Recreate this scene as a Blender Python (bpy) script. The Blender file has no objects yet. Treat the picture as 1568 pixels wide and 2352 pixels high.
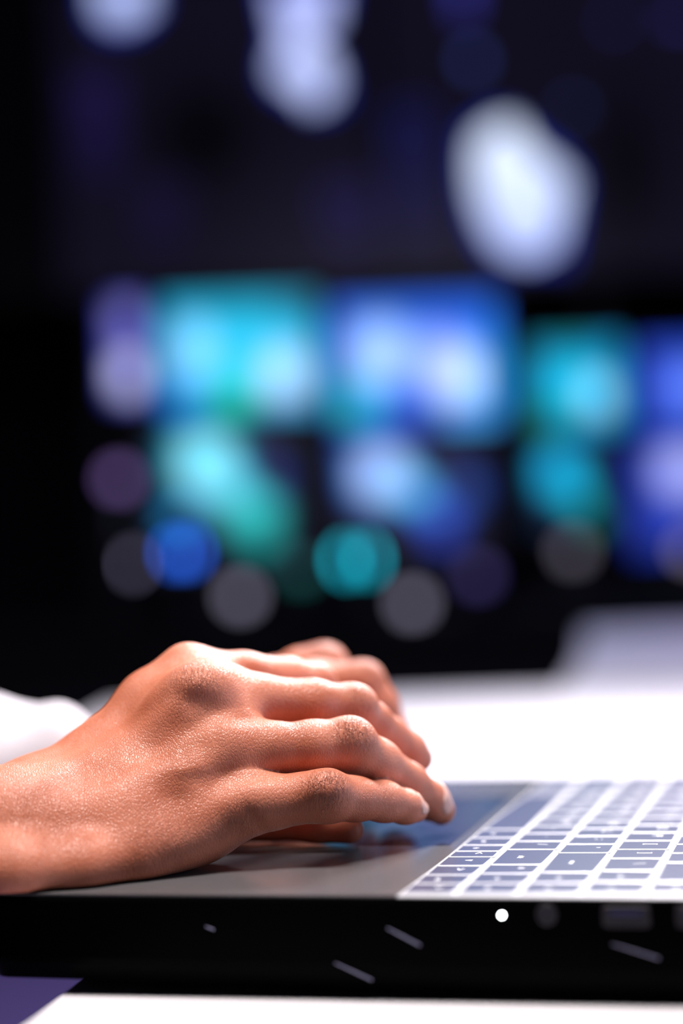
import bpy, bmesh, math, random
import numpy as np
from mathutils import Vector, Matrix, Euler

random.seed(4)
SC = bpy.context.scene
COL = SC.collection

# ------------------------------------------------------------------ camera
F_PX = 4312.7
PITCH, ROLL, YAW = 0.02653, -0.04281, 0.26337
DESK_Z = 0.740
DECK_Z = 0.7718
CAM_Z = DECK_Z + 0.10216
fw = np.array([0, math.cos(PITCH), math.sin(PITCH)])
r0 = np.array([1.0, 0, 0]); u0 = np.cross(r0, fw)
RT = r0*math.cos(ROLL) + u0*math.sin(ROLL)
UP = -r0*math.sin(ROLL) + u0*math.cos(ROLL)
CAM = np.array([0, 0, CAM_Z])

cd = bpy.data.cameras.new('camera')
cam = bpy.data.objects.new('camera', cd); COL.objects.link(cam)
cam.matrix_world = Matrix(((RT[0], UP[0], -fw[0], 0), (RT[1], UP[1], -fw[1], 0), (RT[2], UP[2], -fw[2], CAM_Z), (0, 0, 0, 1)))
cd.sensor_fit = 'HORIZONTAL'; cd.sensor_width = 24.0
cd.lens = 24.0*F_PX/1568.0
cd.clip_start = 0.02; cd.clip_end = 60
cd.dof.use_dof = True
cd.dof.focus_distance = 0.638
cd.dof.aperture_fstop = 2.65
SC.camera = cam

# ------------------------------------------------------------------ view, world, lights
SC.view_settings.view_transform = 'Standard'
SC.view_settings.look = 'None'
SC.view_settings.gamma = 1.0
SC.view_settings.use_curve_mapping = False
SC.view_settings.exposure = 0.0
SC.cycles.use_denoising = True
SC.cycles.max_bounces = 8
w = bpy.data.worlds.new('world'); SC.world = w; w.use_nodes = True
w.node_tree.nodes['Background'].inputs[0].default_value = (0.05, 0.05, 0.10, 1)
w.node_tree.nodes['Background'].inputs[1].default_value = 0.10


def area_light(name, loc, aim, size, size_y, watts, color):
    d = bpy.data.lights.new(name, 'AREA'); d.shape = 'RECTANGLE'
    d.size = size; d.size_y = size_y; d.energy = watts; d.color = color
    o = bpy.data.objects.new(name, d); COL.objects.link(o)
    o.location = loc
    o.rotation_euler = (Vector(aim)-Vector(loc)).to_track_quat('-Z', 'Y').to_euler()
    return o


area_light('back_lamp_key', (0.28, 1.42, 1.42), (0.0, 0.66, 0.79), 0.26, 0.14, 19, (1.0, 0.95, 0.97))
area_light('ceiling_lamp_above', (-0.02, 0.60, 2.15), (0.0, 0.62, 0.78), 0.5, 0.3, 40, (1.0, 0.91, 0.87))
area_light('far_desk_fill', (0.5, 3.3, 2.7), (0.5, 3.2, 0.74), 1.0, 1.0, 30, (0.62, 0.60, 1.0))  # added unseen fill, tinted lavender to lift the far desk and floor


# ------------------------------------------------------------------ helpers
def W(px, py, D):
    """point at forward distance D that the camera sees at a photo position"""
    return CAM + D*(fw + RT*(px-784)/F_PX - UP*(py-1176)/F_PX)


def lin(c):
    return tuple(((v/255)/12.92 if v/255 <= 0.04045 else ((v/255+0.055)/1.055)**2.4) for v in c)


def obj(name, me, mat=None, parent=None, smooth=False):
    if isinstance(me, bmesh.types.BMesh):
        m = bpy.data.meshes.new(name); me.normal_update(); me.to_mesh(m); me.free(); me = m
    o = bpy.data.objects.new(name, me); COL.objects.link(o)
    if mat is not None:
        for mm in (mat if isinstance(mat, (list, tuple)) else [mat]):
            me.materials.append(mm)
    if smooth:
        me.polygons.foreach_set('use_smooth', [True]*len(me.polygons))
    if parent is not None: o.parent = parent
    return o


def empty(name, loc, rz=0.0):
    o = bpy.data.objects.new(name, None); COL.objects.link(o)
    o.location = loc; o.rotation_euler = (0, 0, rz); o.empty_display_size = 0.05
    return o


def tag(o, label, cat, group=None):
    o['label'] = label; o['category'] = cat
    if group: o['group'] = group
    return o


def bm_box(bm, x0, x1, y0, y1, z0, z1, bev=0.0, seg=2, mi=0):
    r = bmesh.ops.create_cube(bm, size=1.0)
    vs = r['verts']
    for v in vs:
        v.co = Vector(((x0+x1)/2+v.co.x*(x1-x0), (y0+y1)/2+v.co.y*(y1-y0), (z0+z1)/2+v.co.z*(z1-z0)))
    fs = list({f for v in vs for f in v.link_faces})
    for f in fs: f.material_index = mi
    if bev > 0:
        es = list({e for v in vs for e in v.link_edges})
        bmesh.ops.bevel(bm, geom=es, offset=bev, segments=seg, affect='EDGES', profile=0.5)
    return bm


def box(x0, x1, y0, y1, z0, z1, bev=0.0, seg=2):
    return bm_box(bmesh.new(), x0, x1, y0, y1, z0, z1, bev, seg)


def bm_cyl(bm, p0, p1, ra, rb=None, n=24, mi=0):
    p0 = Vector(p0); p1 = Vector(p1); rb = ra if rb is None else rb
    q = (p1-p0).to_track_quat('Z', 'Y').to_matrix().to_4x4()
    M = Matrix.Translation((p0+p1)/2) @ q
    r = bmesh.ops.create_cone(bm, cap_ends=True, segments=n, radius1=ra, radius2=rb, depth=(p1-p0).length, matrix=M)
    for f in {f for v in r['verts'] for f in v.link_faces}: f.material_index = mi
    return bm


def prism(pts, z0, z1, bev=0.0):
    bm = bmesh.new()
    vs = [bm.verts.new((x, y, z0)) for x, y in pts]
    f = bm.faces.new(vs); f.normal_update()
    r = bmesh.ops.extrude_face_region(bm, geom=[f])
    for v in r['geom']:
        if isinstance(v, bmesh.types.BMVert): v.co.z = z1
    bmesh.ops.recalc_face_normals(bm, faces=bm.faces[:])
    if bev > 0:
        bmesh.ops.bevel(bm, geom=bm.edges[:], offset=bev, segments=2, affect='EDGES', profile=0.5)
    return bm


# ------------------------------------------------------------------ materials
def mat(name, col, rough=0.5, metal=0.0, spec=0.5, noise=0.0, nscale=40.0, bump=0.0, bscale=200.0, emit=None, estr=0.0, coat=0.0):
    m = bpy.data.materials.new(name); m.use_nodes = True
    nt = m.node_tree; b = nt.nodes['Principled BSDF']
    b.inputs['Base Color'].default_value = (*col, 1)
    b.inputs['Roughness'].default_value = rough
    b.inputs['Metallic'].default_value = metal
    b.inputs['Specular IOR Level'].default_value = spec
    b.inputs['Coat Weight'].default_value = coat
    if emit is not None:
        b.inputs['Emission Color'].default_value = (*emit, 1); b.inputs['Emission Strength'].default_value = estr
    tc = nt.nodes.new('ShaderNodeTexCoord')
    if noise > 0:
        n = nt.nodes.new('ShaderNodeTexNoise'); n.inputs['Scale'].default_value = nscale; n.inputs['Detail'].default_value = 4
        nt.links.new(tc.outputs['Object'], n.inputs['Vector'])
        mp = nt.nodes.new('ShaderNodeMapRange'); mp.inputs['To Min'].default_value = 1-noise; mp.inputs['To Max'].default_value = 1+noise
        nt.links.new(n.outputs['Fac'], mp.inputs['Value'])
        mx = nt.nodes.new('ShaderNodeVectorMath'); mx.operation = 'SCALE'; mx.inputs[0].default_value = col
        nt.links.new(mp.outputs['Result'], mx.inputs['Scale'])
        nt.links.new(mx.outputs['Vector'], b.inputs['Base Color'])
    if bump > 0:
        n2 = nt.nodes.new('ShaderNodeTexNoise'); n2.inputs['Scale'].default_value = bscale; n2.inputs['Detail'].default_value = 3
        nt.links.new(tc.outputs['Object'], n2.inputs['Vector'])
        bp = nt.nodes.new('ShaderNodeBump'); bp.inputs['Strength'].default_value = bump; bp.inputs['Distance'].default_value = 0.0004
        nt.links.new(n2.outputs['Fac'], bp.inputs['Height']); nt.links.new(bp.outputs['Normal'], b.inputs['Normal'])
    return m


def screen_mat(name, strength=1.0):
    m = bpy.data.materials.new(name); m.use_nodes = True
    nt = m.node_tree; b = nt.nodes['Principled BSDF']
    b.inputs['Base Color'].default_value = (0.01, 0.01, 0.012, 1); b.inputs['Roughness'].default_value = 0.35
    a = nt.nodes.new('ShaderNodeAttribute'); a.attribute_name = 'pixels'
    nt.links.new(a.outputs['Color'], b.inputs['Emission Color'])
    b.inputs['Emission Strength'].default_value = strength
    return m


M_WALL = mat('dark_wall_paint', (0.008, 0.007, 0.013), 0.9, noise=0.2, nscale=3)
M_CEIL = mat('dark_ceiling', (0.01, 0.01, 0.013), 0.9)
M_FLOOR = mat('indigo_carpet', (0.24, 0.17, 0.42), 0.95, noise=0.35, nscale=60, bump=0.5, bscale=500)
M_BLACK = mat('black_plastic', (0.006, 0.006, 0.007), 0.38, spec=0.3)
M_MATTE = mat('black_matte', (0.004, 0.004, 0.005), 0.7, spec=0.15)
M_DESK = mat('white_laminate', (0.68, 0.67, 0.72), 0.45, noise=0.01, nscale=12, bump=0.05)
M_CASE = mat('laptop_black_case', (0.0015, 0.0015, 0.0018), 0.30, spec=0.012, noise=0.1, nscale=60)
M_DECKG = mat('palm_rest_graphite', (0.10, 0.097, 0.103), 0.12, spec=0.5, noise=0.08, nscale=300, bump=0.12, bscale=2600)
M_PAD = mat('touchpad_gloss', (0.016, 0.016, 0.028), 0.09, spec=0.5)
for _m, _i in ((M_DECKG, 1.25), (M_PAD, 1.07)): _m.node_tree.nodes['Principled BSDF'].inputs['IOR'].default_value = _i
M_PLATE = mat('keyboard_plate_silver', (0.44, 0.44, 0.455), 0.38, metal=0.2, emit=(0.9, 0.93, 1.0), estr=0.04)
M_KEYTOP = mat('key_top_slate', (0.020, 0.028, 0.080), 0.28, spec=0.38, bump=0.08, bscale=1500)
M_SKIRT = mat('key_skirt_translucent', (0.46, 0.46, 0.475), 0.35, emit=(0.9, 0.93, 1.0), estr=0.05)
M_LEGEND = mat('key_legend_white', (0.85, 0.85, 0.85), 0.5, emit=(0.9, 0.94, 1.0), estr=0.4)
M_LED = mat('white_led', (0.9, 0.9, 0.9), 0.4, emit=(0.92, 0.97, 1.0), estr=30.0)
M_PORT = mat('port_inside', (0.008, 0.008, 0.02), 0.6)
M_TONGUE = mat('port_tongue', (0.02, 0.02, 0.10), 0.5)
M_FRAME = mat('port_surround', (0.026, 0.022, 0.030), 0.4, metal=0.1)
M_STREAK = mat('highlight_streak', (0.35, 0.35, 0.55), 0.4)  # pale lavender puts the reflected highlights into the colour
M_SHIRT = mat('white_shirt_cotton', (0.60, 0.58, 0.64), 0.8, noise=0.04, nscale=200, bump=0.3, bscale=1800)
M_SCREEN = screen_mat('monitor_screen_image', 1.45)
M_MAP = screen_mat('wall_map_image', 1.3)
M_BEZEL = mat('monitor_bezel', (0.006, 0.006, 0.008), 0.5)
M_LAMP = mat('status_lamp_glow', (0.4, 0.4, 0.45), 0.5, emit=lin((205, 200, 225)), estr=3.0)


def skin_material():
    m = bpy.data.materials.new('brown_skin'); m.use_nodes = True
    nt = m.node_tree; L = nt.links.new; N = nt.nodes.new
    b = nt.nodes['Principled BSDF']
    tc = N('ShaderNodeTexCoord')
    at = lambda n: (lambda a: (setattr(a, 'attribute_name', n), a)[1])(N('ShaderNodeAttribute'))
    # blotchy colour: warm brown, a little redder in patches
    n1 = N('ShaderNodeTexNoise'); n1.inputs['Scale'].default_value = 45; n1.inputs['Detail'].default_value = 5
    L(tc.outputs['Object'], n1.inputs['Vector'])
    cr = N('ShaderNodeValToRGB')
    cr.color_ramp.elements[0].position = 0.36; cr.color_ramp.elements[0].color = (0.47, 0.138, 0.072, 1)
    cr.color_ramp.elements[1].position = 0.66; cr.color_ramp.elements[1].color = (0.66, 0.24, 0.15, 1)
    L(n1.outputs['Fac'], cr.inputs['Fac'])
    # knuckle skin is darker and redder
    kn = at('knuckle')
    mk = N('ShaderNodeMix'); mk.data_type = 'RGBA'; mk.inputs['B'].default_value = (0.36, 0.105, 0.065, 1)
    mkf = N('ShaderNodeMath'); mkf.operation = 'MULTIPLY'; mkf.inputs[1].default_value = 0.30
    L(kn.outputs['Fac'], mkf.inputs[0]); L(mkf.outputs[0], mk.inputs['Factor']); L(cr.outputs['Color'], mk.inputs['A'])
    # small darker follicle dots
    v0 = N('ShaderNodeTexVoronoi'); v0.inputs['Scale'].default_value = 620
    L(tc.outputs['Object'], v0.inputs['Vector'])
    dm = N('ShaderNodeMapRange'); dm.inputs['From Min'].default_value = 0.10; dm.inputs['From Max'].default_value = 0.28
    dm.inputs['To Min'].default_value = 1.0; dm.inputs['To Max'].default_value = 0.0
    L(v0.outputs['Distance'], dm.inputs['Value'])
    ha = at('hairs')
    dmm = N('ShaderNodeMath'); dmm.operation = 'MULTIPLY'; L(dm.outputs['Result'], dmm.inputs[0]); L(ha.outputs['Fac'], dmm.inputs[1])
    dmn = N('ShaderNodeMath'); dmn.operation = 'MULTIPLY'; dmn.inputs[1].default_value = 0.6; L(dmm.outputs[0], dmn.inputs[0])
    mh = N('ShaderNodeMix'); mh.data_type = 'RGBA'; mh.inputs['B'].default_value = (0.16, 0.045, 0.025, 1)
    L(dmn.outputs[0], mh.inputs['Factor']); L(mk.outputs['Result'], mh.inputs['A'])
    # nail
    na = at('nail')
    mn = N('ShaderNodeMix'); mn.data_type = 'RGBA'; mn.inputs['B'].default_value = (0.74, 0.40, 0.33, 1)
    L(na.outputs['Fac'], mn.inputs['Factor']); L(mh.outputs['Result'], mn.inputs['A'])
    L(mn.outputs['Result'], b.inputs['Base Color'])
    b.inputs['Subsurface Weight'].default_value = 0.18
    b.inputs['Subsurface Radius'].default_value = (1.0, 0.32, 0.16)
    b.inputs['Subsurface Scale'].default_value = 0.0035
    b.inputs['Specular IOR Level'].default_value = 0.45
    rg = N('ShaderNodeMapRange'); rg.inputs['To Min'].default_value = 0.43; rg.inputs['To Max'].default_value = 0.38
    L(na.outputs['Fac'], rg.inputs['Value']); L(rg.outputs['Result'], b.inputs['Roughness'])
    # fine cellular skin relief, drawn out across the arm
    mp = N('ShaderNodeMapping'); mp.inputs['Scale'].default_value = (1.35, 1.0, 0.62)
    L(tc.outputs['Object'], mp.inputs['Vector'])
    wn = N('ShaderNodeTexNoise'); wn.inputs['Scale'].default_value = 180; wn.inputs['Detail'].default_value = 2
    L(tc.outputs['Object'], wn.inputs['Vector'])
    wm = N('ShaderNodeVectorMath'); wm.operation = 'SCALE'; wm.inputs['Scale'].default_value = 0.0022
    L(wn.outputs['Color'], wm.inputs[0])
    wa = N('ShaderNodeVectorMath'); wa.operation = 'ADD'; L(mp.outputs['Vector'], wa.inputs[0]); L(wm.outputs['Vector'], wa.inputs[1])
    v1 = N('ShaderNodeTexVoronoi'); v1.feature = 'DISTANCE_TO_EDGE'; v1.inputs['Scale'].default_value = 950
    L(wa.outputs['Vector'], v1.inputs['Vector'])
    vm = N('ShaderNodeMapRange'); vm.inputs['From Max'].default_value = 0.22; L(v1.outputs['Distance'], vm.inputs['Value'])
    n3 = N('ShaderNodeTexNoise'); n3.inputs['Scale'].default_value = 2200; n3.inputs['Detail'].default_value = 2
    L(mp.outputs['Vector'], n3.inputs['Vector'])
    ad = N('ShaderNodeMath'); ad.operation = 'MULTIPLY_ADD'; ad.inputs[1].default_value = 0.35
    L(n3.outputs['Fac'], ad.inputs[0]); L(vm.outputs['Result'], ad.inputs[2])
    nn = N('ShaderNodeMath'); nn.operation = 'SUBTRACT'; nn.inputs[0].default_value = 1.0; L(na.outputs['Fac'], nn.inputs[1])
    # wrinkles at the finger joints and coarse lines on wrist and heel
    wr = at('joint_uv')
    wv = N('ShaderNodeTexNoise'); wv.inputs['Scale'].default_value = 1.0; wv.inputs['Detail'].default_value = 2.5; wv.inputs['Distortion'].default_value = 0.5
    L(wr.outputs['Vector'], wv.inputs['Vector'])
    rid = N('ShaderNodeMath'); rid.operation = 'SUBTRACT'; rid.inputs[1].default_value = 0.5; L(wv.outputs['Fac'], rid.inputs[0])
    rab = N('ShaderNodeMath'); rab.operation = 'ABSOLUTE'; L(rid.outputs[0], rab.inputs[0])
    rmp = N('ShaderNodeMapRange'); rmp.inputs['From Max'].default_value = 0.06; L(rab.outputs[0], rmp.inputs['Value'])
    cre = N('ShaderNodeMath'); cre.operation = 'SUBTRACT'; cre.inputs[0].default_value = 1.0; L(rmp.outputs['Result'], cre.inputs[1])
    crm = N('ShaderNodeMath'); crm.operation = 'MULTIPLY'; L(cre.outputs[0], crm.inputs[0]); L(kn.outputs['Fac'], crm.inputs[1])
    b1 = N('ShaderNodeBump'); b1.inputs['Distance'].default_value = 0.00011; b1.inputs['Strength'].default_value = 0.8
    L(ad.outputs[0], b1.inputs['Height']); L(nn.outputs[0], b1.inputs['Strength'])
    sc = N('ShaderNodeMath'); sc.operation = 'MULTIPLY'; sc.inputs[1].default_value = 0.8; L(nn.outputs[0], sc.inputs[0]); L(sc.outputs[0], b1.inputs['Strength'])
    b2 = N('ShaderNodeBump'); b2.invert = True; b2.inputs['Distance'].default_value = 0.0007; b2.inputs['Strength'].default_value = 1.0
    L(crm.outputs[0], b2.inputs['Height']); L(b1.outputs['Normal'], b2.inputs['Normal'])
    L(b2.outputs['Normal'], b.inputs['Normal'])
    return m


M_SKIN = skin_material()

# ------------------------------------------------------------------ the room
def struct(name, bm, m):
    o = obj(name, bm, m); o['kind'] = 'structure'; return o


RX0, RX1, RY0, RY1, RZ = -3.0, 3.4, -1.6, 8.2, 3.7
struct('floor', box(RX0, RX1, RY0, RY1, -0.1, 0), M_FLOOR)
struct('ceiling', box(RX0, RX1, RY0, RY1, RZ, RZ+0.1), M_CEIL)
struct('wall_back', box(RX0, RX1, RY1, RY1+0.1, 0, RZ), M_WALL)
struct('wall_left', box(RX0-0.1, RX0, RY0, RY1, 0, RZ), M_WALL)
struct('wall_right', box(RX1, RX1+0.1, RY0, RY1, 0, RZ), M_WALL)
struct('wall_front', box(RX0, RX1, RY0-0.1, RY0, 0, RZ), M_WALL)


# ------------------------------------------------------------------ desks
def desk(name, pts, legs, label):
    t = empty(name, (pts[0][0], pts[0][1], 0)); ox, oy = pts[0]
    loc = [(x-ox, y-oy) for x, y in pts]
    obj('desktop', prism(loc, DESK_Z-0.028, DESK_Z, 0.0015), M_DESK, t)
    for lx, ly in legs:
        obj('leg', box(lx-ox-0.025, lx-ox+0.025, ly-oy-0.025, ly-oy+0.025, 0, DESK_Z-0.028, 0.004), M_BLACK, t)
    return tag(t, label, 'desk')


desk('white_desk', [(-0.1160, 0.500), (-0.1120, 0.520), (-0.1015, 0.5695), (-0.0935, 0.622), (-0.088, 0.645), (-0.080, 0.68), (-0.075, 0.80), (-0.10, 1.0), (-0.18, 1.25),
                    (-0.245, 1.60), (-0.238, 1.87), (0.035, 1.85), (0.2165, 1.84), (0.95, 1.83), (0.95, 0.500)],
     [(-0.05, 0.55), (0.85, 0.55), (0.85, 1.75), (-0.12, 1.75)], 'wide white desk under the open laptop, brightly lit')
desk('white_desk', [(0.205, 1.845), (0.29, 2.35), (0.40, 3.15), (1.6, 3.08), (1.6, 1.835)],
     [(0.30, 1.95), (1.5, 1.95), (1.5, 2.95), (0.47, 3.0)], 'blurred lavender-white desk standing behind the laptop desk, at the right')

# ------------------------------------------------------------------ laptop
OX, OY = 0.028336, 0.568921
lap = empty('laptop', (OX, OY, DESK_Z), -YAW)
tag(lap, 'open black laptop with white-edged backlit keys and silver keyboard plate, on the white desk', 'laptop')
DZ = DECK_Z-DESK_Z          # deck height in laptop space
UF, UH, VW = -0.158, 0.135, 0.300
KB0 = -0.0174               # where the keyboard plate begins


def base_case():
    # side profile seen along v: thinner at the front, thicker at the hinge, belly tapering inwards
    bm = bmesh.new()
    def ring(v, inset, zt, zf, zb):
        return [bm.verts.new((UF+inset, v, zt)), bm.verts.new((UH-inset, v, zt)), bm.verts.new((UH-inset, v, zb)), bm.verts.new((UF+inset, v, zf))]
    top = DZ-0.0006
    # cross section in v (near side): bevel, wall, then chamfer inwards to the belly
    prof = [(0.0012, top, 1.0), (0.0, top-0.0012, 1.0), (0.0, 0, 0.28), (0.0035, 0, 0.0)]
    def z_at(u, fr):      # fr 1 = top, 0 = bottom
        bot = 0.0045-0.0035*(u-UF)/(UH-UF)
        return bot+(top-0.0012-bot)*fr
    loops = []
    us = [UF+0.006, UF+0.0015, UF]
    def outline(ins, fr, ztop=None):
        pts = []
        R = 0.010
        cs = [(UF+R, R, math.pi, 1.5*math.pi), (UH-0.004, 0.004, 1.5*math.pi, 2*math.pi), (UH-0.004, VW-0.004, 0, 0.5*math.pi), (UF+R, VW-R, 0.5*math.pi, math.pi)]
        rr = [R, 0.004, 0.004, R]
        for (cx, cy, a0, a1), r in zip(cs, rr):
            for k in range(7):
                a = a0+(a1-a0)*k/6
                x = cx+(r-ins)*math.cos(a); y = cy+(r-ins)*math.sin(a)
                z = ztop if ztop is not None else z_at(x, fr)
                pts.append(bm.verts.new((x, y, z)))
        return pts
    loops = [outline(0.0014, 1, top), outline(0.0004, 1, top-0.0005), outline(0.0, 1, top-0.0014), outline(0.0, 0.30), outline(0.0006, 0.22), outline(0.0038, 0.0)]
    n = len(loops[0])
    for a, b in zip(loops[:-1], loops[1:]):
        for i in range(n):
            bm.faces.new((a[i], b[i], b[(i+1) % n], a[(i+1) % n]))
    bm.faces.new(loops[0]); bm.faces.new(loops[-1][::-1])
    bmesh.ops.recalc_face_normals(bm, faces=bm.faces[:])
    return bm


obj('base_case', base_case(), M_CASE, lap)
# palm rest sheet with rounded corner, cut out round the touchpad
PU0, PU1, PV0, PV1 = -0.0895, -0.0215, 0.0975, 0.2300
def palm_rest():
    bm = bmesh.new()
    z1 = DZ; z0 = DZ-0.0006
    us = [UF+0.0012, PU0, PU1, KB0]; vs = [0.0008, PV0, PV1, VW-0.0008]
    for i in range(3):
        for j in range(3):
            if i == 1 and j == 1: continue
            bm_box(bm, us[i], us[i+1], vs[j], vs[j+1], z0, z1)
    bmesh.ops.remove_doubles(bm, verts=bm.verts[:], dist=1e-6)
    # drop the inner faces shared by neighbouring blocks
    seen = {}
    for f in bm.faces[:]:
        k = tuple(sorted(v.index for v in f.verts)); seen.setdefault(k, []).append(f)
    bm.verts.index_update()
    seen = {}
    for f in bm.faces[:]:
        k = tuple(sorted(v.index for v in f.verts)); seen.setdefault(k, []).append(f)
    for k, fs in seen.items():
        if len(fs) > 1:
            for f in fs: bm.faces.remove(f)
    return bm
obj('palm_rest', palm_rest(), M_DECKG, lap)
obj('touchpad', box(PU0+0.0004, PU1-0.0004, PV0+0.0004, PV1-0.0004, DZ-0.0006, DZ-0.00015), M_PAD, lap)['label'] = 'glossy dark touchpad'
obj('keyboard_plate', box(KB0, UH-0.006, 0.0008, VW-0.0008, DZ-0.0006, DZ-0.0002), M_PLATE, lap)['label'] = 'silver plate showing white between the keys'
for su, sv in ((UF+0.03, 0.03), (UF+0.02, VW-0.02), (UH-0.02, 0.02), (UH-0.02, VW-0.02)):
    zb = 0.0045-0.0035*(su-UF)/(UH-UF)
    bm = bmesh.new(); bm_cyl(bm, (su, sv, 0.0), (su, sv, zb+0.0005), 0.006, n=20)
    obj('rubber_foot', bm, M_MATTE, lap)

# keys: rows across the laptop's width; each a sloped light skirt with a dark top
ROWV = [
    [4, 20, 36, 53.5, 71.6, 83.6, 97, 114, 134, 232, 250, 268, 296],
    [4, 21, 38.7, 55.8, 87.2, 105.5, 124, 142.5, 161, 179.5, 198, 216.5, 235, 254, 296],
    [4, 22, 41, 80, 98.5, 117, 135.5, 154, 172.5, 191, 209.5, 228, 246.5, 268, 296],
    [4, 24, 44.4, 68.2, 87, 106, 125, 144, 163, 181, 199, 217, 235, 253, 272, 296],
    [4, 24, 60, 79, 98, 117, 136, 155, 174, 192, 210, 228, 246, 264, 296],
]
ROWL = [
    ['', '', '>', 'v', '<', 'fn', 'ctrl', 'alt', '', 'alt', 'cmd', 'ctrl'],
    ['end', '', '^', 'shift', '/', '.', ',', 'M', 'N', 'B', 'V', 'C', 'X', 'Z'],
    ['pg', '', 'enter', "'", ';', 'L', 'K', 'J', 'H', 'G', 'F', 'D', 'S', 'A'],
    ['pg', '', '\\', ']', '[', 'P', 'O', 'I', 'U', 'Y', 'T', 'R', 'E', 'W', 'Q'],
    ['home', '<', '=', '-', '0', '9', '8', '7', '6', '5', '4', '3', '2', '1'],
]
ROWL[0][0] = '>'; ROWL[1][1] = 'up'; ROWL[2][1] = 'dn'; ROWL[3][1] = 'del'; ROWL[0][1] = 'end'
ROWL = [[s if s not in ('cmd',) else 'fn' for s in r] for r in ROWL]


def key_mesh(u0_, u1_, v0_, v1_):
    g = 0.00050; s = 0.00085; h = 0.00045
    bm = bmesh.new()
    zb = DZ-0.0002
    def rrect(i, z, r):
        pts = []
        a0, a1, b0, b1 = u0_+i*0.9, u1_-i*0.9, v0_+i, v1_-i
        for cx, cy, st in ((a0+r, b0+r, 180), (a1-r, b0+r, 270), (a1-r, b1-r, 0), (a0+r, b1-r, 90)):
            for k in range(4):
                a = math.radians(st+30*k); pts.append(bm.verts.new((cx+r*math.cos(a), cy+r*math.sin(a), z)))
        return pts
    A = rrect(g, zb, 0.0012); B = rrect(g, zb+0.0003, 0.0012); C = rrect(g+s, zb+h, 0.0008)
    n = len(A)
    for p, q in ((A, B), (B, C)):
        for i in range(n):
            f = bm.faces.new((p[i], p[(i+1) % n], q[(i+1) % n], q[i])); f.material_index = 1
    f = bm.faces.new(C); f.material_index = 0
    return bm


def text_mesh(s, size, loc):
    cu = bpy.data.curves.new('txt', 'FONT'); cu.body = s; cu.size = size; cu.align_x = 'CENTER'; cu.align_y = 'CENTER'; cu.resolution_u = 3
    o = bpy.data.objects.new('txt', cu); COL.objects.link(o)
    dg = bpy.context.evaluated_depsgraph_get()
    me = bpy.data.meshes.new_from_object(o.evaluated_get(dg))
    bpy.data.objects.remove(o); bpy.data.curves.remove(cu)
    # text reads from the typist's side: right = -v, up = +u
    M = Matrix.Translation(loc) @ Matrix.Rotation(-math.pi/2, 4, 'Z')
    me.transform(M)
    return me


for r, (vs, ls) in enumerate(zip(ROWV, ROWL)):
    for k in range(len(vs)-1):
        a, b = vs[k]/1000, vs[k+1]/1000
        ua = -0.0187+0.019*r; ub = 0.019*r
        kb = obj('key', key_mesh(ua if r else -0.0172, ub, a, b), [M_KEYTOP, M_SKIRT], lap)
        s = ls[k]
        if s:
            sz = 0.0056 if len(s) == 1 else 0.0030
            me = text_mesh(s, sz, Vector(((ua+ub)/2+(0.002 if len(s) == 1 else -0.001), (a+b)/2+(0.002 if len(s) == 1 else 0), DZ+0.00030)))
            obj('legend', me, M_LEGEND, kb)


# side ports and lights (near side face, v = 0)
def on_side(u, zfrac_px):   # height below the deck in metres
    return DZ-zfrac_px
bm = bmesh.new(); bm_cyl(bm, (0.0150, -0.0006, DZ-0.0055), (0.0150, 0.002, DZ-0.0055), 0.0006, n=24)
bmesh.ops.bevel(bm, geom=[e for e in bm.edges if abs(e.verts[0].co.y+0.0006) < 1e-5 and abs(e.verts[1].co.y+0.0006) < 1e-5], offset=0.00015, segments=3, affect='EDGES')
obj('power_light', bm, M_LED, lap)['label'] = 'round white power light'


def ring_recess(u, z, ru, rz, depth, name, round_=False):
    """surround plate with an opening, and a dark box behind it"""
    bm = bmesh.new(); n = 32
    def loop(a, b, v, pw):
        out = []
        for k in range(n):
            t = 2*math.pi*k/n; c, s = math.cos(t), math.sin(t)
            out.append(bm.verts.new((u+a*math.copysign(abs(c)**pw, c), v, z+b*math.copysign(abs(s)**pw, s))))
        return out
    pw = 1.0 if round_ else 0.28
    o1 = loop(ru*1.22, rz*1.32, -0.00001, pw); o2 = loop(ru*1.18, rz*1.26, -0.0003, pw)
    i1 = loop(ru, rz, -0.0003, pw); i2 = loop(ru*0.97, rz*0.97, -0.00002, pw)
    for p, q, mi in ((o1, o2, 0), (o2, i1, 0), (i1, i2, 1)):
        for k in range(n):
            f = bm.faces.new((p[k], q[k], q[(k+1) % n], p[(k+1) % n])); f.material_index = mi
    f = bm.faces.new(i2); f.material_index = 1
    bmesh.ops.recalc_face_normals(bm, faces=bm.faces[:])
    return obj(name, bm, [M_FRAME, M_PORT], lap)


ring_recess(0.0285, DZ-0.0052, 0.0026, 0.0026, 0.003, 'audio_jack', True)
for uc in (0.0520, 0.0735):
    p = ring_recess(uc, DZ-0.0056, 0.0058, 0.0025, 0.004, 'usb_port')
    obj('tongue', box(uc-0.0047, uc+0.0047, -0.0003, -0.00004, DZ-0.0052, DZ-0.0038, 0.0001), M_TONGUE, p)
# thin slanted rods standing in for highlight streaks reflected in the lower side
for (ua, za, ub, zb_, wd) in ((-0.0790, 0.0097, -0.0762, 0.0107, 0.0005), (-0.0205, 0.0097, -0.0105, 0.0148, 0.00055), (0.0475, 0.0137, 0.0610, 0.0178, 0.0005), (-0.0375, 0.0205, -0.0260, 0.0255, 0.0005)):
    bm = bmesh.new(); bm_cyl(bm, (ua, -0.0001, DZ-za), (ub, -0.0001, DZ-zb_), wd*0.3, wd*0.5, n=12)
    obj('highlight_streak', bm, M_STREAK, lap, True)

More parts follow.
